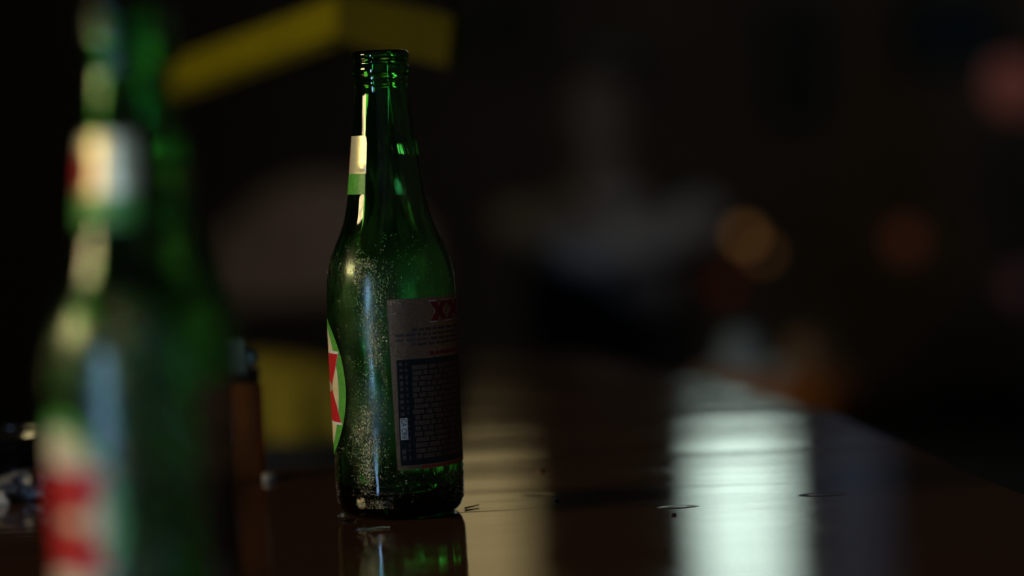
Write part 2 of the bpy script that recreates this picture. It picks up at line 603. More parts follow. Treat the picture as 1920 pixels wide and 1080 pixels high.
table = thing('table', 'dark lacquered wooden table with glossy top, carrying the green bottles', 'table', (0, 0, 0))
loop = smooth_loop(outline)
cxy = Vector((-0.35, 1.0))
bm = bmesh.new()
rows = []
for dz, ins in ((-0.045, 0.004), (-0.040, 0.0), (-0.008, 0.0), (-0.003, 0.0015), (0.0, 0.007)):
    ring = []
    for p in loop:
        d = (cxy - p).normalized()
        q = p + d * ins
        ring.append(bm.verts.new((q.x, q.y, TABLE_Z + dz)))
    rows.append(ring)
n_ = len(loop)
for A, B in zip(rows[:-1], rows[1:]):
    for i in range(n_):
        j = (i + 1) % n_
        bm.faces.new((A[i], A[j], B[j], B[i]))
bm.faces.new(rows[-1])
bm.faces.new(rows[0][::-1])
bmesh.ops.recalc_face_normals(bm, faces=bm.faces)
top = obj('tabletop', bm, M['table'], table)
for (lx, ly) in ((-0.80, 0.65), (0.20, 0.65), (-0.80, 1.30), (0.13, 1.30)):
    bm = bmesh.new()
    tube(bm, (lx, ly, 0.0), (lx, ly, TABLE_Z - 0.04), 0.025, 0.038, 16)
    obj('leg', bm, M['table_leg'], table, True)
bm = bmesh.new()
for (a, b_, c, d) in ((-0.80, 0.20, 0.64, 0.66), (-0.80, 0.13, 1.29, 1.31)):
    box(bm, a, b_, c, d, TABLE_Z - 0.11, TABLE_Z - 0.044)
box(bm, -0.81, -0.79, 0.66, 1.29, TABLE_Z - 0.11, TABLE_Z - 0.044)
obj('apron', bm, M['table_leg'], table)

# second table pushed up behind it, planked, a touch lower
FT = thing('plank_table', 'dark glossy plank table standing behind the near table, to the right', 'table', (0, 0, 0))
y = FARE + 0.006
rngp = random.Random(5)
widths = [0.098, 0.105, 0.135, 0.135, 0.135, 0.135]
pz = [-0.0035, -0.0030, -0.0040, -0.0035, -0.0040, -0.0035]
tilt = [0.0003, 0.0002, -0.0003, 0.0002, -0.0002, 0.0]
for k, wd in enumerate(widths):
    y1 = y + wd - 0.002
    bm = bmesh.new()
    xa = -0.036
    vv = []
    secs = [(xa, None), (0.0, None), (0.04, None), (1, 'e')]
    prof = [(0, -0.032), (0, -0.003), (0.003, 0.0), (0.25, 0.00006), (0.5, 0.00009), (0.75, 0.00006), (1 - 0.003, 0.0), (1, -0.003), (1, -0.032)]
    rings = []
    for sx_, fl in secs:
        ring = []
        for t, dz in prof:
            yy = y + (y1 - y) * t
            xx = edge_x(yy) if fl else sx_
            ring.append(bm.verts.new((xx, yy, TABLE_Z + pz[k] + dz + tilt[k] * (t - 0.5))))
        rings.append(ring)
    for A, B in zip(rings[:-1], rings[1:]):
        for i in range(len(A)):
            j = (i + 1) % len(A)
            bm.faces.new((A[i], A[j], B[j], B[i]))
    bm.faces.new(rings[0][::-1]); bm.faces.new(rings[-1])
    bmesh.ops.recalc_face_normals(bm, faces=bm.faces)
    obj('plank', bm, M['table'], FT)
    y += wd
FY1 = y
for (lx, ly) in ((-0.01, FARE + 0.05), (0.17, FARE + 0.05), (-0.01, FY1 - 0.06), (0.02, FY1 - 0.06)):
    bm = bmesh.new(); tube(bm, (lx, ly, 0.0), (lx, ly, TABLE_Z - 0.034), 0.018, 0.022, 14)
    obj('leg', bm, M['table_leg'], FT, True)
bm = bmesh.new(); box(bm, -0.03, 0.03, FARE + 0.02, FY1 - 0.02, TABLE_Z - 0.06, TABLE_Z - 0.034)
obj('apron', bm, M['table_leg'], FT)

# ------------------------------------------------------------------ beer bottles
K = 0.0002642            # metres per photo pixel at the sharp bottle
AX = 960.0               # image row of the base centre
prof_px = [(965, 0), (960, 60), (960, 88), (958.5, 100), (954, 108.5), (947, 114), (935, 118), (913, 119.5), (880, 120),
           (847, 120), (740, 120.5), (650, 121), (613, 121.2), (570, 121), (543, 120.3), (525, 119.3), (510, 117.8), (497, 115.6),
           (484, 112), (470, 107), (456, 101.0), (442, 94.5), (428, 88.5), (413, 83.2), (398, 79.3), (380, 75.5), (360, 72),
           (325, 68), (290, 64), (250, 59.3), (210, 54.8), (180, 51.5), (166, 50), (161, 50.2), (158.5, 51.5), (155, 51.5),
           (150, 50.8), (143, 50.8), (140.5, 52), (138, 53), (132, 53.2), (126, 52.4), (122, 50.5), (119, 49.4), (116, 49.6),
           (113, 51.3), (109, 52.8), (104, 53.2), (100, 52.2), (97, 49.8), (95.8, 46), (95.6, 43)]


def RZ(y_px):
    return (AX - y_px) * K


OUT = [(r * K, RZ(y)) for y, r in prof_px]


def outer_r(z):
    pts = OUT[2:]
    for (r0, z0), (r1, z1) in zip(pts[:-1], pts[1:]):
        if z0 <= z <= z1 and z1 > z0:
            return r0 + (r1 - r0) * (z - z0) / (z1 - z0)
    return pts[-1][0]


def densify(pr, step):
    out = [pr[0]]
    for (r0, z0), (r1, z1) in zip(pr[:-1], pr[1:]):
        n = max(1, int(math.hypot(r1 - r0, z1 - z0) / step))
        for k in range(1, n + 1):
            out.append((r0 + (r1 - r0) * k / n, z0 + (z1 - z0) * k / n))
    return out


def bottle_glass():
    bm = bmesh.new()
    outer = [(0.0, 0.0045), (0.012, 0.0030), (0.020, 0.0006), (88 * K, 0.0)] + OUT[3:]
    outer = densify(outer, 0.0035)
    n_out = len(outer)
    wall = 0.0026
    inner = [(0.0102, OUT[-1][1] - 0.0010), (0.0098, OUT[-1][1] - 0.004)]
    zs = 0.222
    while zs > 0.016:
        th = wall + 0.0014 * max(0, (0.05 - zs) / 0.05) + (0.0006 if zs > 0.18 else 0)
        inner.append((outer_r(zs) - th, zs))
        zs -= 0.004
    for r, z in ((0.0275, 0.0135), (0.0255, 0.0110), (0.021, 0.0094), (0.013, 0.0100), (0.005, 0.0112), (0.0, 0.0115)):
        inner.append((r, z))
    prof = outer + inner

    def jit(k, a, r, z):
        v = Vector((math.cos(a) * 1.6, math.sin(a) * 1.6, z * 18))
        if k < n_out:
            return 0.00010 * noise.noise(v * 1.3) if 0.012 < z < 0.19 else 0
        fade = min(1.0, max(0.0, (0.205 - z) / 0.02))
        v2 = Vector((math.cos(a) * 2.4, math.sin(a) * 2.4, z * 26))
        return fade * (0.0007 * noise.noise(v2) + 0.0003 * noise.noise(v2 * 2.7))
    lathe(bm, prof, 96, jitter=jit)
    return bm


def wrap(bm, pts, off, cell=0.0025, crease=None):
    """fill an outline given as (angle in degrees, height in metres) and lay it on the bottle"""
    R0 = 0.032
    P_ = [(rad(a) * R0, z) for a, z in pts]
    tris = [tuple(t) for t in tessellate_polygon([[Vector((x, y, 0)) for x, y in P_]])]
    for _ in range(9):
        mids = {}
        for t in tris:
            for k in range(3):
                i, j = sorted((t[k], t[(k + 1) % 3]))
                if (i, j) not in mids and math.hypot(P_[i][0] - P_[j][0], P_[i][1] - P_[j][1]) > cell:
                    mids[i, j] = len(P_)
                    P_.append(((P_[i][0] + P_[j][0]) / 2, (P_[i][1] + P_[j][1]) / 2))
        if not mids:
            break
        out = []
        for t in tris:
            mm = [mids.get(tuple(sorted((t[k], t[(k + 1) % 3])))) for k in range(3)]
            n = sum(x is not None for x in mm)
            if n == 0:
                out.append(t)
            elif n == 3:
                out += [(t[0], mm[0], mm[2]), (mm[0], t[1], mm[1]), (mm[2], mm[1], t[2]), (mm[0], mm[1], mm[2])]
            elif n == 1:
                k = [x is not None for x in mm].index(True)
                a, b, c = t[k], t[(k + 1) % 3], t[(k + 2) % 3]
                out += [(a, mm[k], c), (mm[k], b, c)]
            else:
                k = [x is None for x in mm].index(True)          # edge k stays whole
                a, b, c = t[k], t[(k + 1) % 3], t[(k + 2) % 3]
                m1, m2 = mm[(k + 1) % 3], mm[(k + 2) % 3]         # on b-c and c-a
                out += [(a, b, m1), (a, m1, m2), (m2, m1, c)]
        tris = out
    vs_ = []
    for x, z in P_:
        a = x / R0
        r = outer_r(z) + off + (crease(a, z) if crease else 0)
        vs_.append(bm.verts.new((r * math.sin(a), -r * math.cos(a), z)))
    for i, j, k in tris:
        if i == j or j == k or i == k:
            continue
        pa, pb, pc_ = (Vector(P_[q]) for q in (i, j, k))
        if abs((pb - pa).cross(pc_ - pa)) < 1e-14:
            continue
        cw = (pb - pa).cross(pc_ - pa) > 0
        f = bm.faces.new((vs_[i], vs_[j], vs_[k]) if cw else (vs_[i], vs_[k], vs_[j]))
        f.smooth = True


def rect(a0, a1, z0, z1):
    return [(a0, z0), (a1, z0), (a1, z1), (a0, z1)]


def round_rect(a0, a1, z0, z1, ra, rz_):
    out = []
    for ca, cz, s in ((a1 - ra, z0 + rz_, -90), (a1 - ra, z1 - rz_, 0), (a0 + ra, z1 - rz_, 90), (a0 + ra, z0 + rz_, 180)):
        for k in range(6):
            t = rad(s + 90 * k / 5)
            out.append((ca + ra * math.cos(t), cz + rz_ * math.sin(t)))
    return out


def oval(ca, cz, a, b, n=64):
    return [(ca + a * math.cos(2 * PI * i / n), cz + b * math.sin(2 * PI * i / n)) for i in range(n)]


XP_BOLD = [(0, 1), (.44, 1), (.5, .88), (.56, 1), (1, 1), (.87, .76), (.75, .61), (.685, .5), (.75, .39), (.87, .24), (1, 0), (.56, 0), (.5, .12), (.44, 0), (0, 0),
           (.13, .24), (.25, .39), (.315, .5), (.25, .61), (.13, .76)]
XP_MID = [(0, 1), (.38, 1), (.50, .76), (.62, 1), (1, 1), (.86, .76), (.76, .62), (.71, .5), (.76, .38), (.86, .24), (1, 0), (.62, 0), (.50, .24), (.38, 0), (0, 0),
          (.14, .24), (.24, .38), (.29, .5), (.24, .62), (.14, .76)]


def x_poly(a0, a1, z0, z1, grow_a=0.0, grow_z=0.0, shape=None):
    out = []
    ca, cz = (a0 + a1) / 2, (z0 + z1) / 2
    for u, v in (shape or XP_MID):
        a = a0 + (a1 - a0) * u
        z = z0 + (z1 - z0) * v
        a += grow_a * (1 if a > ca + 0.01 else (-1 if a < ca - 0.01 else 0))
        z += grow_z * (1 if z > cz + 1e-6 else (-1 if z < cz - 1e-6 else 0))
        out.append((a, z))
    return out


def text_mesh(body, size):
    c = bpy.data.curves.new('text', 'FONT')
    c.body = body
    c.size = size
    c.resolution_u = 2
    o = bpy.data.objects.new('text', c)
    COL.objects.link(o)
    dg = bpy.context.evaluated_depsgraph_get()
    me = bpy.data.meshes.new_from_object(o.evaluated_get(dg))
    bpy.data.objects.remove(o)
    bpy.data.curves.remove(c)
    return me


BOTTLE_CAT = 'bottle'
bp_ = on_table(752.5, 960)
n2 = math.hypot(bp_.x, bp_.y)
phi = math.atan2(-bp_.x, bp_.y)
bottle = thing('beer_bottle', 'sharp green glass beer bottle, uncapped, with a grey back label facing the camera', BOTTLE_CAT,
               (bp_.x, bp_.y, TABLE_Z + 0.0002), phi, None)
obj('glass_body', bottle_glass(), M['glass'], bottle, True)

# neck label: cream foil over a green foot
cz0, cz1, gz0 = RZ(322), RZ(252), RZ(360)


def crease(a, z):
    d = abs(z - RZ(311))
    return 0.0006 * max(0, 1 - d / 0.0025) * max(0, 1 - abs(a - rad(-40)) / rad(14))


bm = bmesh.new(); wrap(bm, [(-150, cz0), (-31.5, cz0), (-31, cz1 - 0.004), (-32, cz1 - 0.0012), (-35, cz1), (-150, cz1)], 0.00020, crease=crease)
nl = obj('neck_label', bm, M['lab_gold'], bottle)
nl['label'] = 'cream foil neck label'
bm = bmesh.new(); wrap(bm, rect(-150, -33, gz0, cz0), 0.00018)
g_ = obj('label_foot', bm, M['lab_green'], nl); g_['label'] = 'green foot of the neck label'
bm = bmesh.new(); wrap(bm, round_rect(-128, -84, RZ(318), RZ(272), 6, 0.003), 0.00028)
g_ = obj('label_badge', bm, M['lab_red'], nl); g_['label'] = 'red badge on the neck label'

# front label: green oval, cream inner oval, red crossed letters with a pale outline
FC, FZ = -95.0, RZ(716)
bm = bmesh.new(); wrap(bm, oval(FC, FZ, 46.0, 0.0345), 0.00020)
fl = obj('front_label', bm, M['lab_green'], bottle)
fl['label'] = 'oval front label with green border'
bm = bmesh.new(); wrap(bm, oval(FC, FZ, 35.0, 0.0300), 0.00026)
g_ = obj('inner_oval', bm, M['lab_white'], fl); g_['label'] = 'white line inside the green border'
bm = bmesh.new(); wrap(bm, oval(FC, FZ, 33.5, 0.0290), 0.00031)
g_ = obj('inner_oval', bm, M['lab_cream'], fl); g_['label'] = 'cream middle of the front label'
for (a0, a1) in ((-132.0, -82.0), (-110.0, -58.0)):
    bm = bmesh.new(); wrap(bm, x_poly(a0, a1, FZ - 0.0172, FZ + 0.0172, 1.6, 0.0009, XP_BOLD), 0.00036, 0.003)
    obj('letter_outline', bm, M['lab_white'], fl)
    bm = bmesh.new(); wrap(bm, x_poly(a0, a1, FZ - 0.0168, FZ + 0.0168, shape=XP_BOLD), 0.00041, 0.003)
    g_ = obj('letter', bm, M['lab_red'], fl); g_['label'] = 'red letter X'
bm = bmesh.new()
wrap(bm, oval(-84, FZ, 9.5, 0.0026, 28), 0.00048, 0.003)
g_ = obj('emblem', bm, M['lab_gold'], fl); g_['label'] = 'small gold emblem over the crossed letters'

# back label: silver paper, dark panel of rows, red letters, boxed letters
BZ0, BZ1 = RZ(866.5), RZ(553)


def le(z):
    t = (z - BZ0) / (BZ1 - BZ0)
    return -1.5 - 2.6 * t


bm = bmesh.new()
wrap(bm, [(le(BZ0), BZ0), (60, BZ0), (112, BZ0), (112, BZ1), (60, BZ1), (le(BZ1), BZ1)], 0.00020)
bl = obj('back_label', bm, M['lab_silver'], bottle)
bl['label'] = 'silver grey back label with a dark printed panel'
PZ0, PZ1 = BZ0 + 0.0022, RZ(664)
bm = bmesh.new()
wrap(bm, [(1.4, PZ0), (109, PZ0), (109, PZ1), (1.8, PZ1)], 0.00026)
g_ = obj('print_panel', bm, M['lab_dark'], bl); g_['label'] = 'dark printed panel'
bm = bmesh.new()
wrap(bm, rect(20, 110, BZ0 + 0.0004, BZ0 + 0.0013), 0.00026)
g_ = obj('border_line', bm, M['lab_red'], bl); g_['label'] = 'red line along the bottom edge'
rng = random.Random(11)
bm = bmesh.new()                       # the rows of print: too small to read, kept as brown strokes
z = PZ1 - 0.0030
while z > PZ0 + 0.003:
    a = 15.0 + rng.uniform(-1, 1)
    while a < 100:
        wdt = rng.choice((5, 8, 11, 15)) * rng.uniform(0.8, 1.2)
        wrap(bm, rect(a, min(a + wdt, 104), z - 0.0021, z), 0.00031, 0.004)
        a += wdt + 1.5
    z -= 0.0027
g_ = obj('print_rows', bm, M['lab_cell'], bl); g_['kind'] = 'stuff'
bm = bmesh.new()
z = PZ1 - 0.0015
while z > PZ0 + 0.002:                 # narrow upright print by the left margin
    for a0, a1 in ((3.2, 6.6), (8.6, 10.8)):
        if a0 < 7 and RZ(822) - 0.001 < z < RZ(770):
            continue
        h = rng.uniform(0.0008, 0.0022)
        wrap(bm, rect(a0 + rng.uniform(0, .8), a1, z - h, z), 0.00031, 0.004)
    z -= 0.0030
g_ = obj('side_print', bm, M['lab_ink'], bl); g_['kind'] = 'stuff'
bm = bmesh.new()
for i, z in enumerate((RZ(608), RZ(617), RZ(626), RZ(635))):
    a = (16, 2, 2, 16)[i]
    while a < 100:
        wdt = rng.uniform(3, 9)
        wrap(bm, rect(a, a + wdt, z - 0.0013, z), 0.00026, 0.004)
        a += wdt + 1.6
g_ = obj('text_lines', bm, M['lab_ink'], bl); g_['kind'] = 'stuff'
bm = bmesh.new()
a = 33
while a < 98:
    wdt = rng.uniform(4, 9)
    wrap(bm, rect(a, a + wdt, RZ(659), RZ(652)), 0.00026, 0.004)
    a += wdt + 1.2
g_ = obj('red_text_line', bm, M['lab_dkred'], bl); g_['kind'] = 'stuff'; g_['label'] = 'line of small red print'
for (a0, a1) in ((34.5, 56.0), (54.0, 84.0)):
    bm = bmesh.new(); wrap(bm, x_poly(a0, a1, RZ(597), RZ(561), 1.1, 0.0006), 0.00026, 0.003)
    obj('letter_outline', bm, M['lab_white'], bl)
for (a0, a1) in ((34.5, 56.0), (54.0, 84.0)):
    bm = bmesh.new(); wrap(bm, x_poly(a0, a1, RZ(597), RZ(561)), 0.00031, 0.003)
    g_ = obj('letter', bm, M['lab_dkred'], bl); g_['label'] = 'red letter X'
# boxed letters reading downwards
bz1, bz0 = RZ(771), RZ(811)
bm = bmesh.new(); wrap(bm, rect(2.6, 9.0, bz0, bz1), 0.00031)
bxo = obj('deposit_box', bm, M['lab_white'], bl); bxo['label'] = 'pale box with dark letters CA CRV'
tm = text_mesh('CA CRV', 0.0036)
bm = bmesh.new(); bm.from_mesh(tm)
xs = [v.co.x for v in bm.verts]; ys = [v.co.y for v in bm.verts]
sx = (bz1 - bz0 - 0.0008) / (max(xs) - min(xs))
sy = 4.8 / (max(ys) - min(ys))
for v in bm.verts:
    u, t = (v.co.x - min(xs)) * sx, (v.co.y - min(ys)) * sy
    a, z = rad(3.4 + t), bz1 - 0.0004 - u
    r = outer_r(z) + 0.00037
    v.co = Vector((r * math.sin(a), -r * math.cos(a), z))
g_ = obj('letters', bm, M['lab_dark'], bl); g_['label'] = 'dark letters CA CRV reading downwards'

# dew
bm = bmesh.new()
rng = random.Random(3)
cnt = 0
unit = bmesh.new(); bmesh.ops.create_icosphere(unit, subdivisions=1, radius=1.0)
uv_ = [v.co.copy() for v in unit.verts]; uf_ = [[v.index for v in f.verts] for f in unit.faces]
unit.free()
dv, df = [], []
tries = 0
while cnt < 10500 and tries < 240000:
    tries += 1
    fine = cnt > 4200                       # the dense band of fine drops
    if fine:
        z = rng.uniform(0.006, 0.128)
        a = rng.gauss(-20 - 5 * math.sin(z * 60), 8.5)
    else:
        a = rng.uniform(-180, 180)
        z = rng.uniform(0.006, 0.150)
        if abs(a) > 95 and rng.random() < 0.6:
            continue
    p = Vector((math.sin(rad(a)) * 2.2, math.cos(rad(a)) * 2.2, z * 34))
    dens = (0.55 if fine else 0.22) + 0.8 * noise.noise(p) + 0.5 * noise.noise(p * 2.6)
    if z > 0.118:
        dens -= (z - 0.118) * 22
    if rng.random() > dens:
        continue
    if -6 < a < 114 and BZ0 - 0.001 < z < BZ1 + 0.001 and not (-6 < a < 12 and z > RZ(660) and rng.random() < 0.7):
        continue
    if ((a - FC) / 47.5) ** 2 + ((z - FZ) / 0.0355) ** 2 < 1:
        continue
    s = 0.00015 + (0.00024 if fine else 0.00036) * rng.random() ** 2.4
    if rng.random() < 0.02:
        s *= 1.8
    r = outer_r(z) + s * 0.10 + (0.0003 if -6 < a < 12 and BZ0 < z < BZ1 else 0)
    nrm = Vector((math.sin(rad(a)), -math.cos(rad(a)), 0))
    tg = Vector((math.cos(rad(a)), math.sin(rad(a)), 0))
    c = nrm * r + Vector((0, 0, z))
    b0 = len(dv)
    el = rng.uniform(0.9, 1.35)
    for q in uv_:
        dv.append(c + tg * (q.x * s) + Vector((0, 0, q.z * s * el)) + nrm * (q.y * s * 0.6))
    for f in uf_:
        df.append([b0 + i for i in f])
    cnt += 1
bm.free()
me = bpy.data.meshes.new('dew_drops')
me.from_pydata([tuple(v) for v in dv], [], df)
for p in me.polygons:
    p.use_smooth = True
me.materials.append(M['dew'])
dw = bpy.data.objects.new('dew_drops', me)
COL.objects.link(dw)
dw.parent = bottle
dw['kind'] = 'stuff'
dw['label'] = 'small water drops beaded on the glass'

# the near, blurred bottle: same kind, turned so its front label shows
bq = on_table(303, 1316)


def copy_tree(o, parent=None):
    c = o.copy()
    COL.objects.link(c)
    c.parent = parent
    for ch in o.children:
        copy_tree(ch, c)
    return c


b2 = copy_tree(bottle)
b2.location = (bq.x, bq.y, TABLE_Z + 0.0002)
b2.rotation_euler = (0, 0, math.atan2(-bq.x, bq.y) + rad(34))
b2['label'] = 'large out-of-focus green beer bottle in the left foreground, cream and red labels'

# ------------------------------------------------------------------ small things on the table
# lighter standing behind the near bottle
lp = on_table(456, 900)
lt = thing('lighter', 'upright amber brown lighter with a metal top, behind the blurred bottle', 'lighter', (lp.x, lp.y, TABLE_Z), rad(12))


def ell_prism(bm, rx, ry, z0, z1, seg=28, bev=0.0012):
    rings = []
    for z, k in ((z0, 1 - bev / ry), (z0 + bev, 1), (z1 - bev, 1), (z1, 1 - bev / ry)):
        rings.append([bm.verts.new((rx * k * math.cos(2 * PI * i / seg), ry * k * math.sin(2 * PI * i / seg), z)) for i in range(seg)])
    for A, B in zip(rings[:-1], rings[1:]):
        for i in range(seg):
            j = (i + 1) % seg
            bm.faces.new((A[i], A[j], B[j], B[i]))
    bm.faces.new(rings[0][::-1]); bm.faces.new(rings[-1])


bm = bmesh.new(); ell_prism(bm, 0.0128, 0.0070, 0, 0.054); obj('lighter_body', bm, M['lighter'], lt, True)
bm = bmesh.new(); ell_prism(bm, 0.0120, 0.0064, 0.054, 0.0590); obj('collar', bm, M['tray'], lt, True)
bm = bmesh.new(); box(bm, -0.0118, 0.0042, -0.0056, 0.0056, 0.0590, 0.0785, 0.0018); h_ = obj('metal_hood', bm, M['steel'], lt); h_['label'] = 'steel hood'
bm = bmesh.new(); tube(bm, (0.0072, -0.0035, 0.0675), (0.0072, 0.0035, 0.0675), 0.0046, None, 18); obj('spark_wheel', bm, M['steel'], lt, True)
bm = bmesh.new(); box(bm, 0.0048, 0.0124, -0.004, 0.004, 0.0590, 0.0620, 0.001); obj('thumb_lever', bm, M['tray'], lt)

# black bowl at the left edge
bc = on_table(-30, 926)
bw = thing('bowl', 'shiny black round bowl at the left edge of the table', 'bowl', (bc.x, bc.y, TABLE_Z), 0)
bm = bmesh.new()
lathe(bm, densify([(0.0, 0.002), (0.026, 0.002), (0.028, 0.0), (0.031, 0.0), (0.036, 0.006), (0.0415, 0.014), (0.044, 0.022), (0.0455, 0.029), (0.045, 0.0305),
                   (0.0432, 0.0305), (0.042, 0.028), (0.040, 0.019), (0.034, 0.010), (0.025, 0.006), (0.0, 0.005)], 0.004), 56)
obj('bowl_body', bm, M['bowl'], bw, True)
bm = bmesh.new()
lathe(bm, [(0.0435, 0.0295), (0.0445, 0.0288), (0.0466, 0.0292), (0.0474, 0.0315), (0.0462, 0.0336), (0.0442, 0.0336), (0.0430, 0.0315)], 56, closed=True)
obj('bowl_rim', bm, M['bowl'], bw, True)

# crumpled grey wrapper in front of the bowl
pc = on_table(42, 938)
bm = bmesh.new()
blob(bm, (0, 0, 0), 0.0165, 0.012, 0.0085, 3, 0.0)
for v in bm.verts:
    p = v.co.copy()
    k = 1 + 0.35 * noise.cell(p * 150) - 0.1 + 0.25 * noise.noise(p * 190)
    v.co = Vector((p.x * k, p.y * k, p.z * (1 + 0.3 * noise.noise(p * 160))))
mz = min(v.co.z for v in bm.verts)
for v in bm.verts:
    v.co.z = max(v.co.z - mz - 0.0012, 0)
tag(obj('crumpled_wrapper', bm, M['foil'], None, False, (pc.x, pc.y, TABLE_Z + 0.0001)), 'crumpled grey wrapper lying in front of the black bowl', 'wrapper')
pc = on_table(3, 945)
bm = bmesh.new()
box(bm, -0.005, 0.005, -0.004, 0.004, 0, 0.006, 0.0008)
for v in bm.verts:
    if v.co.z > 0.003:
        v.co.x *= 0.5
tag(obj('paper_scrap', bm, M['paper'], None, False, (pc.x, pc.y, TABLE_Z + 0.0001)), 'tiny white paper scrap beside the grey wrapper at the left edge', 'scrap')
pc = on_table(506, 902)
bm = bmesh.new()
lathe(bm, [(0.0, 0.0), (0.0050, 0.0), (0.0046, 0.0028), (0.0036, 0.0040), (0.0, 0.0042)], 24)
tag(obj('metal_stud', bm, M['foil'], None, True, (pc.x, pc.y, TABLE_Z)), 'small dull metal stud on the table right of the lighter', 'stud')

crumbs = [('crumb', 1044, 938, 0.0013, 'crumb', 'dark wet crumb on the table nearer the bottle of the two'),
          ('crumb', 1118, 923, 0.0012, 'crumb', 'dark wet crumb on the table farther right of the bottle'),
          ('crumb', 1012, 884, 0.0011, 'red_crumb', 'small reddish crumb behind the amber reflection on the table'),
          ('crumb', 1262, 966, 0.0010, 'crumb', 'dark crumb at the left border of the white reflection')]
for i, (nm, px, py, s, mm, lb) in enumerate(crumbs):
    c = on_table(px, py)
    bm = bmesh.new(); blob(bm, (0, 0, s * 0.55), s * 1.5, s, s * 0.6, 2, 0.4, i * 3.1)
    tag(obj(nm, bm, M[mm], None, True, (c.x, c.y, TABLE_Z)), lb, 'crumb')
a, b_ = on_table(872, 955), on_table(898, 950)
bm = bmesh.new(); tube(bm, (a.x, a.y, TABLE_Z + 0.0006), (b_.x, b_.y, TABLE_Z + 0.0009), 0.0005, 0.0003, 8)
tag(obj('splinter', bm, M['crumb']), 'thin dark splinter touching the right foot of the sharp bottle', 'splinter')
# spilt water at the bottle's foot
for i, (px, py, sx_, sy_) in enumerate(((655, 978, 0.0055, 0.006), (700, 992, 0.010, 0.005), (646, 966, 0.0035, 0.004))):
    c = on_table(px, py)
    bm = bmesh.new(); blob(bm, (0, 0, 0.0002), sx_, sy_, 0.0009, 3, 0.25, i * 2.3)
    for v in bm.verts:
        v.co.z = max(v.co.z, 0.00005)
    tag(obj('water_spill', bm, M['dew'], None, True, (c.x, c.y, TABLE_Z)),
        ('small round water drop at the left foot of the sharp bottle', 'broad flat water drop in front of the sharp bottle', 'tiniest water drop, furthest left by the sharp bottle')[i], 'water drop')

# ------------------------------------------------------------------ yellow overhead rail
P = [at(240, 180, 2.20), at(650, 30, 1.75), at(860, 78, 1.66)]
rail = thing('overhead_rail', 'yellow painted rail slanting down to the left behind the bottle necks', 'rail', tuple(P[1]), 0)


def bar(bm, p0, p1, h, wd, z_off=0.0):
    p0, p1 = Vector(p0), Vector(p1)
    d = (p1 - p0).normalized()
    side = d.cross(Vector((0, 0, 1))).normalized()
    upv = side.cross(d).normalized()
    vv = []
    for p in (p0, p1):
        for s, u in ((-1, -1), (1, -1), (1, 1), (-1, 1)):
            vv.append(bm.verts.new(p + side * (s * wd / 2) + upv * (u * h / 2 + z_off)))
    for f in ((0, 3, 2, 1), (4, 5, 6, 7), (0, 1, 5, 4), (1, 2, 6, 5), (2, 3, 7, 6), (3, 0, 4, 7)):
        bm.faces.new([vv[k] for k in f])
    bmesh.ops.recalc_face_normals(bm, faces=bm.faces)


O_ = P[1]
bm = bmesh.new(); bar(bm, P[0] - O_, Vector((0, 0, 0)), 0.027, 0.016)
obj('rail_bar', bm, M['yellow'], rail)
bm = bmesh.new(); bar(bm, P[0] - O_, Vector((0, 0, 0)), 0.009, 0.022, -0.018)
g_ = obj('rail_flange', bm, M['yellow_shaded'], rail); g_['label'] = 'lower flange, shade painted into its yellow'  # dark underside band: painted shade on the same yellow
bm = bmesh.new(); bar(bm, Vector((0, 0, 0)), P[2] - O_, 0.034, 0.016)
obj('rail_bar', bm, M['yellow_shaded'], rail)  # receding length, its dimmer light painted into the yellow
for p in (P[0].lerp(P[1], 0.06), P[2].lerp(P[1], 0.05)):
    bm = bmesh.new(); tube(bm, p - O_ + Vector((0, 0, 0.01)), Vector((p.x, p.y, CEIL)) - O_, 0.003, None, 10)
    obj('hanger_rod', bm, M['rod'], rail, True)

# ------------------------------------------------------------------ things behind the table
# wooden bar stool with two pots
sc_ = at(1448, 700, 3.4)
SZ = sc_.z
st = thing('bar_stool', 'orange brown wooden stool beyond the right table edge with two pots on it', 'stool', (sc_.x, sc_.y, 0), 0)
bm = bmesh.new()
lathe(bm, [(0, SZ - 0.045), (0.108, SZ - 0.045), (0.116, SZ - 0.040), (0.118, SZ - 0.02), (0.116, SZ - 0.004), (0.110, SZ), (0, SZ - 0.001)], 40)
obj('seat', bm, M['stool'], st, True)
for k in range(4):
    a = PI / 4 + k * PI / 2
    bm = bmesh.new(); tube(bm, (0.15 * math.cos(a), 0.15 * math.sin(a), 0), (0.08 * math.cos(a), 0.08 * math.sin(a), SZ - 0.04), 0.014, 0.018, 12)
    obj('leg', bm, M['stool'], st, True)
for k in range(4):
    a, a2 = PI / 4 + k * PI / 2, PI / 4 + (k + 1) * PI / 2
    r = 0.128
    bm = bmesh.new(); tube(bm, (r * math.cos(a), r * math.sin(a), 0.23), (r * math.cos(a2), r * math.sin(a2), 0.23), 0.009, None, 10)
    obj('stretcher', bm, M['stool'], st, True)


def pot(name, label, cat, px, py, Y, r, h, m_, lid):
    c = at(px, py, Y)
    t = thing(name, label, cat, (c.x, Y, SZ), 0)
    bm = bmesh.new()
    lathe(bm, [(0, 0), (r * 0.8, 0), (r * 0.95, h * 0.1), (r, h * 0.4), (r * 0.95, h * 0.75), (r * 0.78, h * 0.92), (r * 0.78, h), (r * 0.68, h), (r * 0.68, h * 0.9), (r * 0.85, h * 0.6), (r * 0.8, h * 0.12), (0, h * 0.1)], 32)
    obj('pot_body', bm, m_, t, True)
    bm = bmesh.new()
    lathe(bm, [(0, h), (r * 0.84, h), (r * 0.84, h * 1.06), (r * 0.3, h * 1.14), (r * 0.12, h * 1.16), (r * 0.14, h * 1.26), (0, h * 1.28)], 32)
    obj('lid', bm, lid, t, True)


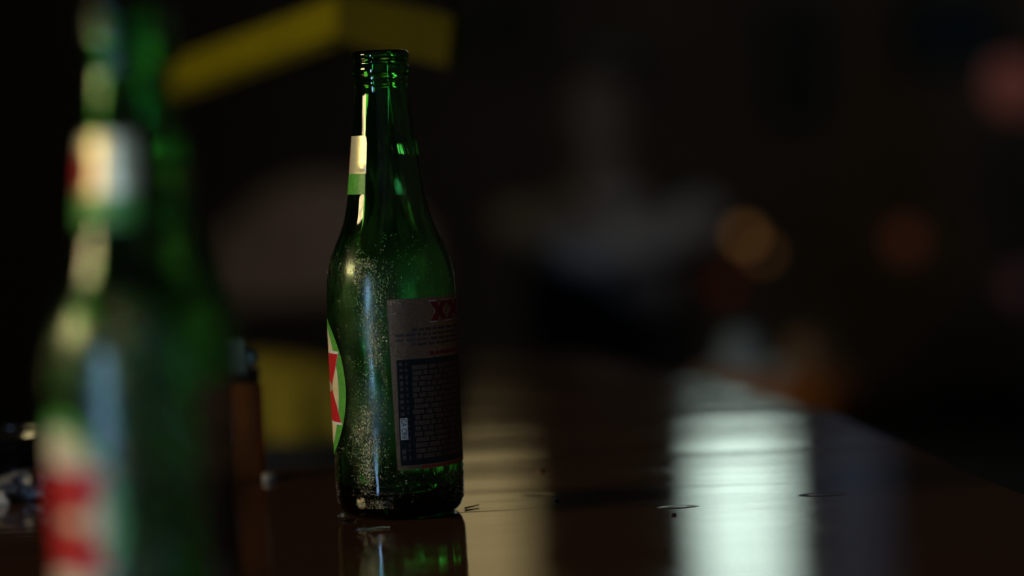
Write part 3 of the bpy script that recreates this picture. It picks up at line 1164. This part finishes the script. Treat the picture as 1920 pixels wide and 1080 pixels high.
pot('lidded_pot', 'pale blue pot on the left of the wooden stool', 'pot', 1392, 660, 3.38, 0.030, 0.052, M['jar_blue'], M['jar_blue'])
pot('lidded_pot', 'grey brown pot on the right of the wooden stool', 'pot', 1515, 670, 3.40, 0.036, 0.046, M['jar_brown'], M['jar_brown'])


# chair with an upholstered back, behind the sharp bottle
def chair(name, label, cx_, cy_, back_w, back_z0, back_z1, m_back, rz):
    t = thing(name, label, 'chair', (cx_, cy_, 0), rz)
    bm = bmesh.new()
    r = bmesh.ops.create_grid(bm, x_segments=20, y_segments=14, size=0.5)
    pts = {}
    verts = list(bm.verts)
    f0 = list(bm.faces)
    for v in verts:
        u, q = v.co.x * 2, v.co.y * 2          # -1..1
        wz = back_w / 2 * (1 - 0.25 * max(0, q) ** 2)
        topc = back_z1 - 0.06 * u * u
        v.co = Vector((u * wz, 0.03 * u * u * -1, back_z0 + (topc - back_z0) * (q + 1) / 2))
    ex = bmesh.ops.extrude_face_region(bm, geom=f0)
    nv = [g for g in ex['geom'] if isinstance(g, bmesh.types.BMVert)]
    bmesh.ops.translate(bm, vec=(0, 0.035, 0), verts=nv)
    bmesh.ops.recalc_face_normals(bm, faces=bm.faces)
    obj('backrest', bm, m_back, t, True)
    bm = bmesh.new(); box(bm, -0.22, 0.22, -0.42, 0.02, 0.43, 0.49, 0.02); obj('seat', bm, m_back, t)
    for sx_ in (-1, 1):
        bm = bmesh.new(); tube(bm, (sx_ * 0.19, 0.06, 0.0), (sx_ * 0.19, 0.02, 0.45), 0.016, 0.02)
        tube(bm, (sx_ * 0.19, 0.02, 0.45), (sx_ * 0.17, 0.022, back_z0 + 0.05), 0.02, 0.014)
        obj('leg', bm, M['dark_wood2'], t, True)
        bm = bmesh.new(); tube(bm, (sx_ * 0.19, -0.40, 0.0), (sx_ * 0.19, -0.38, 0.44), 0.016, 0.02)
        obj('leg', bm, M['dark_wood2'], t, True)
    return t


c1 = at(605, 450, 4.5)
zb, zt = at(655, 560, 4.5).z, at(655, 330, 4.5).z
chair('dining_chair', 'chair with a rounded grey brown back, blurred behind the sharp bottle', c1.x, 4.5, 0.40, zb, zt, M['leather'], rad(8))

# dark chair with a yellow cloth over its back, just past the table's far edge
CY = 2.32
ca = at(585, 850, CY)
zc_top = at(540, 672, CY).z
chair('dining_chair', 'dark chair with a yellow cloth over its back, beyond the table edge', ca.x - 0.06, CY, 0.36, zc_top - 0.20, zc_top - 0.004, M['dark_wood2'], PI)
xa_, xb_ = at(478, 740, CY).x, at(800, 740, CY).x
zlow = at(560, 822, CY).z
bm = bmesh.new()
NH = 14
N1 = 30
rows = []
for i in range(N1 + 1):
    u = i / N1
    x = xa_ + (xb_ - xa_) * u
    ul = (x - (ca.x - 0.06)) / 0.18
    crest = zc_top - 0.06 * ul * ul + 0.006
    fold = 0.006 * math.sin(u * 17) + 0.004 * noise.noise(Vector((u * 7, 0.3, 0)))
    yf = CY - 0.046 + 0.03 * ul * ul
    low = zlow + 0.010 * u + 0.003 * math.sin(u * 11)
    sec = []
    for t in range(NH + 1):
        k = t / NH
        sec.append((yf - 0.006 + fold * (1 - k) * 1.2, low + (crest - 0.008 - low) * k))
    sec += [(yf + 0.004, crest + 0.001), (yf + 0.024, crest + 0.003), (yf + 0.044, crest + 0.001)]
    for t in range(5):
        sec.append((yf + 0.055 + fold * 0.3 * t / 4, crest - 0.008 - 0.05 * t / 4))
    rows.append([bm.verts.new((x, py_, pz_)) for py_, pz_ in sec])
fs = []
for A, B in zip(rows[:-1], rows[1:]):
    for i in range(len(A) - 1):
        fs.append(bm.faces.new((A[i], B[i], B[i + 1], A[i + 1])))
bmesh.ops.recalc_face_normals(bm, faces=bm.faces)
bmesh.ops.solidify(bm, geom=list(bm.faces), thickness=0.003)
tag(obj('folded_cloth', bm, M['cloth'], None, True), 'yellow cloth hanging over the dark chair back, left of the sharp bottle', 'cloth')

# person seated far behind, arms folded
PY = 5.5
hc = at(1132, 190, PY)
fa = at(1132, 430, PY)                # folded forearms
px0 = hc.x
ch2 = chair('dining_chair', 'dark chair the seated person sits on, far behind the table', px0, PY + 0.24, 0.40, 0.62, 0.92, M['dark_wood2'], 0)
pers = thing('person', 'person sitting in the dim background, dark top, pale sleeves on folded arms', 'person', (px0, PY, 0), 0)
hz = hc.z
sz_ = hz - 0.26                        # shoulder line
az = fa.z
sk_v = [(0, 0.10, 0.61), (0, 0.09, 0.68), (0, 0.06, 0.82), (0, 0.04, sz_), (0, 0.03, hz - 0.16), (0, 0.01, hz - 0.09), (0, 0.0, hz), (0, 0.0, hz + 0.07)]
sk_r = [(0.13, 0.11), (0.13, 0.10), (0.15, 0.11), (0.10, 0.09), 0.055, (0.065, 0.075), (0.092, 0.105), (0.072, 0.085)]
sk_e = [(i, i + 1) for i in range(7)]


def add(v, r, parent):
    sk_v.append(v); sk_r.append(r); sk_e.append((parent, len(sk_v) - 1))
    return len(sk_v) - 1


for s in (-1, 1):
    sh = add((s * 0.165, 0.04, sz_ - 0.03), 0.060, 3)
    el = add((s * 0.205, -0.10, az + 0.025), 0.048, sh)
    fm = add((s * 0.07, -0.21, az - 0.035 + 0.01 * s), 0.040, el)
    wr_ = add((-s * 0.05, -0.23 - 0.02 * s, az - 0.01 + 0.02 * s), 0.028, fm)
    pl = add((-s * 0.10, -0.21 - 0.02 * s, az + 0.02 + 0.02 * s), (0.036, 0.022), wr_)
    for k in range(4):
        f1 = add((-s * (0.135 + 0.004 * k), -0.185 - 0.02 * s, az + 0.055 - 0.018 * k + 0.02 * s), 0.009, pl)
        f2 = add((-s * (0.165 + 0.003 * k), -0.150 - 0.02 * s, az + 0.060 - 0.019 * k + 0.02 * s), 0.0075, f1)
    th = add((-s * 0.095, -0.225 - 0.02 * s, az + 0.058 + 0.02 * s), 0.010, pl)
    add((-s * 0.115, -0.220 - 0.02 * s, az + 0.085 + 0.02 * s), 0.008, th)
    hp = add((s * 0.095, 0.06, 0.60), 0.085, 0)
    kn = add((s * 0.13, -0.36, 0.60), 0.062, hp)
    ak = add((s * 0.13, -0.34, 0.10), 0.042, kn)
    tb = add((s * 0.14, -0.50, 0.04), 0.036, ak)
bme = skin_mesh('body', sk_v, sk_e, sk_r, 2)
bm = bmesh.new(); bm.from_mesh(bme)
# face: nose, ears, eyes, mouth folded into the same mesh
blob(bm, (0, -0.106, hz - 0.012), 0.013, 0.02, 0.022, 2)
for s in (-1, 1):
    blob(bm, (s * 0.094, 0.005, hz - 0.005), 0.010, 0.018, 0.030, 2)
    blob(bm, (s * 0.034, -0.094, hz + 0.012), 0.014, 0.012, 0.009, 2)
blob(bm, (0, -0.092, hz - 0.053), 0.026, 0.012, 0.007, 2)
mz = min(v.co.z for v in bm.verts)
for v in bm.verts:
    if v.co.z < 0.12:
        v.co.z = max(v.co.z, 0.002) if mz < 0 else v.co.z
obj('body', bm, M['skin'], pers, True)
bpy.data.meshes.remove(bme)
bm = bmesh.new()
r = bmesh.ops.create_icosphere(bm, subdivisions=3, radius=1.0)
for v in list(bm.verts):
    p = v.co.copy()
    k = 1 + 0.06 * noise.noise(p * 4)
    v.co = Vector((p.x * 0.108 * k, 0.018 + p.y * 0.118 * k, hz + 0.045 + p.z * 0.080 * k))
dele = [v for v in bm.verts if v.co.y < -0.055 and v.co.z < hz + 0.055]
bmesh.ops.delete(bm, geom=dele, context='VERTS')
obj('hair', bm, M['hair'], pers, True)
sh_v = [(0, 0.10, 0.60), (0, 0.09, 0.68), (0, 0.06, 0.82), (0, 0.04, sz_ - 0.005), (0, 0.03, sz_ + 0.05)]
sh_e = [(0, 1), (1, 2), (2, 3), (3, 4)]
sh_r = [(0.145, 0.125), (0.145, 0.115), (0.165, 0.125), (0.115, 0.105), 0.06]
for s in (-1, 1):
    n = len(sh_v); sh_v += [(s * 0.165, 0.04, sz_ - 0.03), (s * 0.19, -0.04, az + 0.06)]; sh_r += [0.070, 0.060]; sh_e += [(3, n), (n, n + 1)]
sm = skin_mesh('shirt', sh_v, sh_e, sh_r, 2)
bm = bmesh.new(); bm.from_mesh(sm); bpy.data.meshes.remove(sm)
obj('shirt', bm, M['shirt'], pers, True)
for s in (-1, 1):
    sm = skin_mesh('sleeve', [(s * 0.205, -0.085, az + 0.035), (s * 0.208, -0.105, az + 0.022), (s * 0.07, -0.21, az - 0.035 + 0.01 * s), (-s * 0.035, -0.228 - 0.018 * s, az - 0.014 + 0.018 * s)],
                   [(0, 1), (1, 2), (2, 3)], [0.058, 0.057, 0.050, 0.038], 2)
    bm = bmesh.new(); bm.from_mesh(sm); bpy.data.meshes.remove(sm)
    obj('sleeve', bm, M['sleeve'], pers, True)
tv, te, tr_ = [(0, 0.10, 0.615)], [], [0.115]
for s in (-1, 1):
    n = len(tv); tv += [(s * 0.095, 0.06, 0.60), (s * 0.13, -0.36, 0.60), (s * 0.13, -0.345, 0.13)]
    tr_ += [0.098, 0.074, 0.056]; te += [(0, n), (n, n + 1), (n + 1, n + 2)]
sm = skin_mesh('trousers', tv, te, tr_, 2)
bm = bmesh.new(); bm.from_mesh(sm); bpy.data.meshes.remove(sm)
obj('trousers', bm, M['trouser'], pers, True)
for s in (-1, 1):
    bm = bmesh.new(); box(bm, s * 0.14 - 0.05, s * 0.14 + 0.05, -0.56, -0.28, 0.001, 0.10, 0.03)
    obj('shoe', bm, M['shirt'], pers, True)
vb = bmesh.new()
r0 = vb.verts.new((-0.055, -0.060, sz_ + 0.055)); r1 = vb.verts.new((0.055, -0.060, sz_ + 0.055)); r2 = vb.verts.new((0.0, -0.100, sz_ - 0.055))
q0 = vb.verts.new((-0.055, -0.045, sz_ + 0.055)); q1 = vb.verts.new((0.055, -0.045, sz_ + 0.055)); q2 = vb.verts.new((0.0, -0.085, sz_ - 0.055))
for f in ((r0, r2, r1), (q0, q1, q2), (r0, r1, q1, q0), (r1, r2, q2, q1), (r2, r0, q0, q2)):
    vb.faces.new(f)
obj('collar', vb, M['sleeve'], pers)['label'] = 'pale collar opening'

# coloured lamps hanging on a cord along the back of the room
LY = 5.2
lamps = [('hanging_lamp', 1396, 442, 0.016, 'bulb_amber', 'brighter amber lamp, upper of the close amber pair'),
         ('hanging_lamp', 1430, 474, 0.014, 'bulb_amber2', 'dimmer amber lamp, lower of the close amber pair'),
         ('hanging_lamp', 1360, 535, 0.022, 'bulb_dkred', 'very dim deep red lamp below the amber pair'),
         ('hanging_lamp', 1700, 450, 0.036, 'bulb_red', 'dull brick red lamp hanging right of the amber pair'),
         ('hanging_lamp', 1902, 160, 0.062, 'bulb_pink', 'large pinkish red globe lamp at the upper right edge'),
         ('hanging_lamp', 1912, 535, 0.036, 'bulb_mauve', 'dim mauve lamp low at the right edge')]
cz = 2.6
xs_ = []
for i, (nm, px, py, r, mm, lb) in enumerate(lamps):
    c = at(px, py, LY + (0.9 if i == 5 else 0.05 * i))
    xs_.append((c.x, c.y))
    t = thing(nm, lb, 'lamp', tuple(c), 0)
    bm = bmesh.new(); lathe(bm, [(0, -r)] + [(r * math.sin(PI * k / 14), -r * math.cos(PI * k / 14)) for k in range(1, 13)] + [(r * 0.42, r * 0.95), (0, r * 0.95)], 28)
    obj('bulb', bm, M[mm], t, True)
    bm = bmesh.new(); lathe(bm, [(0, r * 0.9), (r * 0.46, r * 0.9), (r * 0.5, r * 1.2), (r * 0.4, r * 1.7), (0, r * 1.75)], 20)
    obj('socket', bm, M['rod'], t, True)
    bm = bmesh.new(); tube(bm, (0, 0, r * 1.7), (0, 0, CEIL - c.z), 0.002, None, 8)
    obj('flex', bm, M['cord'], t, True)

# framed prints on the back wall
for (px, py, wpx, hpx, mm, lb) in ((930, 40, 150, 130, 'pic_grey', 'dim grey framed print high on the back wall, above the bottle neck'),
                                   (1495, 120, 110, 230, 'pic_green', 'tall dull green framed print on the back wall'),
                                   (1780, 60, 190, 150, 'pic_teal', 'dull teal framed print near the pink globe lamp')):
    c = at(px, py, Y1)
    w_, h_ = wpx * Y1 / FPX / 2, hpx * Y1 / FPX / 2
    t = thing('framed_print', lb, 'picture', (c.x, Y1 - 0.0005, c.z), 0)
    bm = bmesh.new()
    for (a0, a1, b0, b1) in ((-w_, w_, h_ - 0.02, h_), (-w_, w_, -h_, -h_ + 0.02), (-w_, -w_ + 0.02, -h_ + 0.02, h_ - 0.02), (w_ - 0.02, w_, -h_ + 0.02, h_ - 0.02)):
        box(bm, a0, a1, -0.025, 0.0, b0, b1)
    obj('frame', bm, M['frame'], t)
    bm = bmesh.new(); box(bm, -w_ + 0.02, w_ - 0.02, -0.012, 0.0, -h_ + 0.02, h_ - 0.02)
    obj('print', bm, M[mm], t)

# ------------------------------------------------------------------ repeats carry one group each
for o in list(COL.objects):
    if o.parent is None and 'category' in o:
        g = {'bottle': 'green beer bottles on the table', 'crumb': 'crumbs on the table', 'water drop': 'water drops by the sharp bottle', 'lamp': 'small coloured lamps at the back',
             'picture': 'framed prints on the back wall', 'pot': 'pots on the wooden stool', 'chair': 'chairs beyond the tables', 'table': 'dark glossy tables'}.get(o['category'])
        if g:
            o['group'] = g
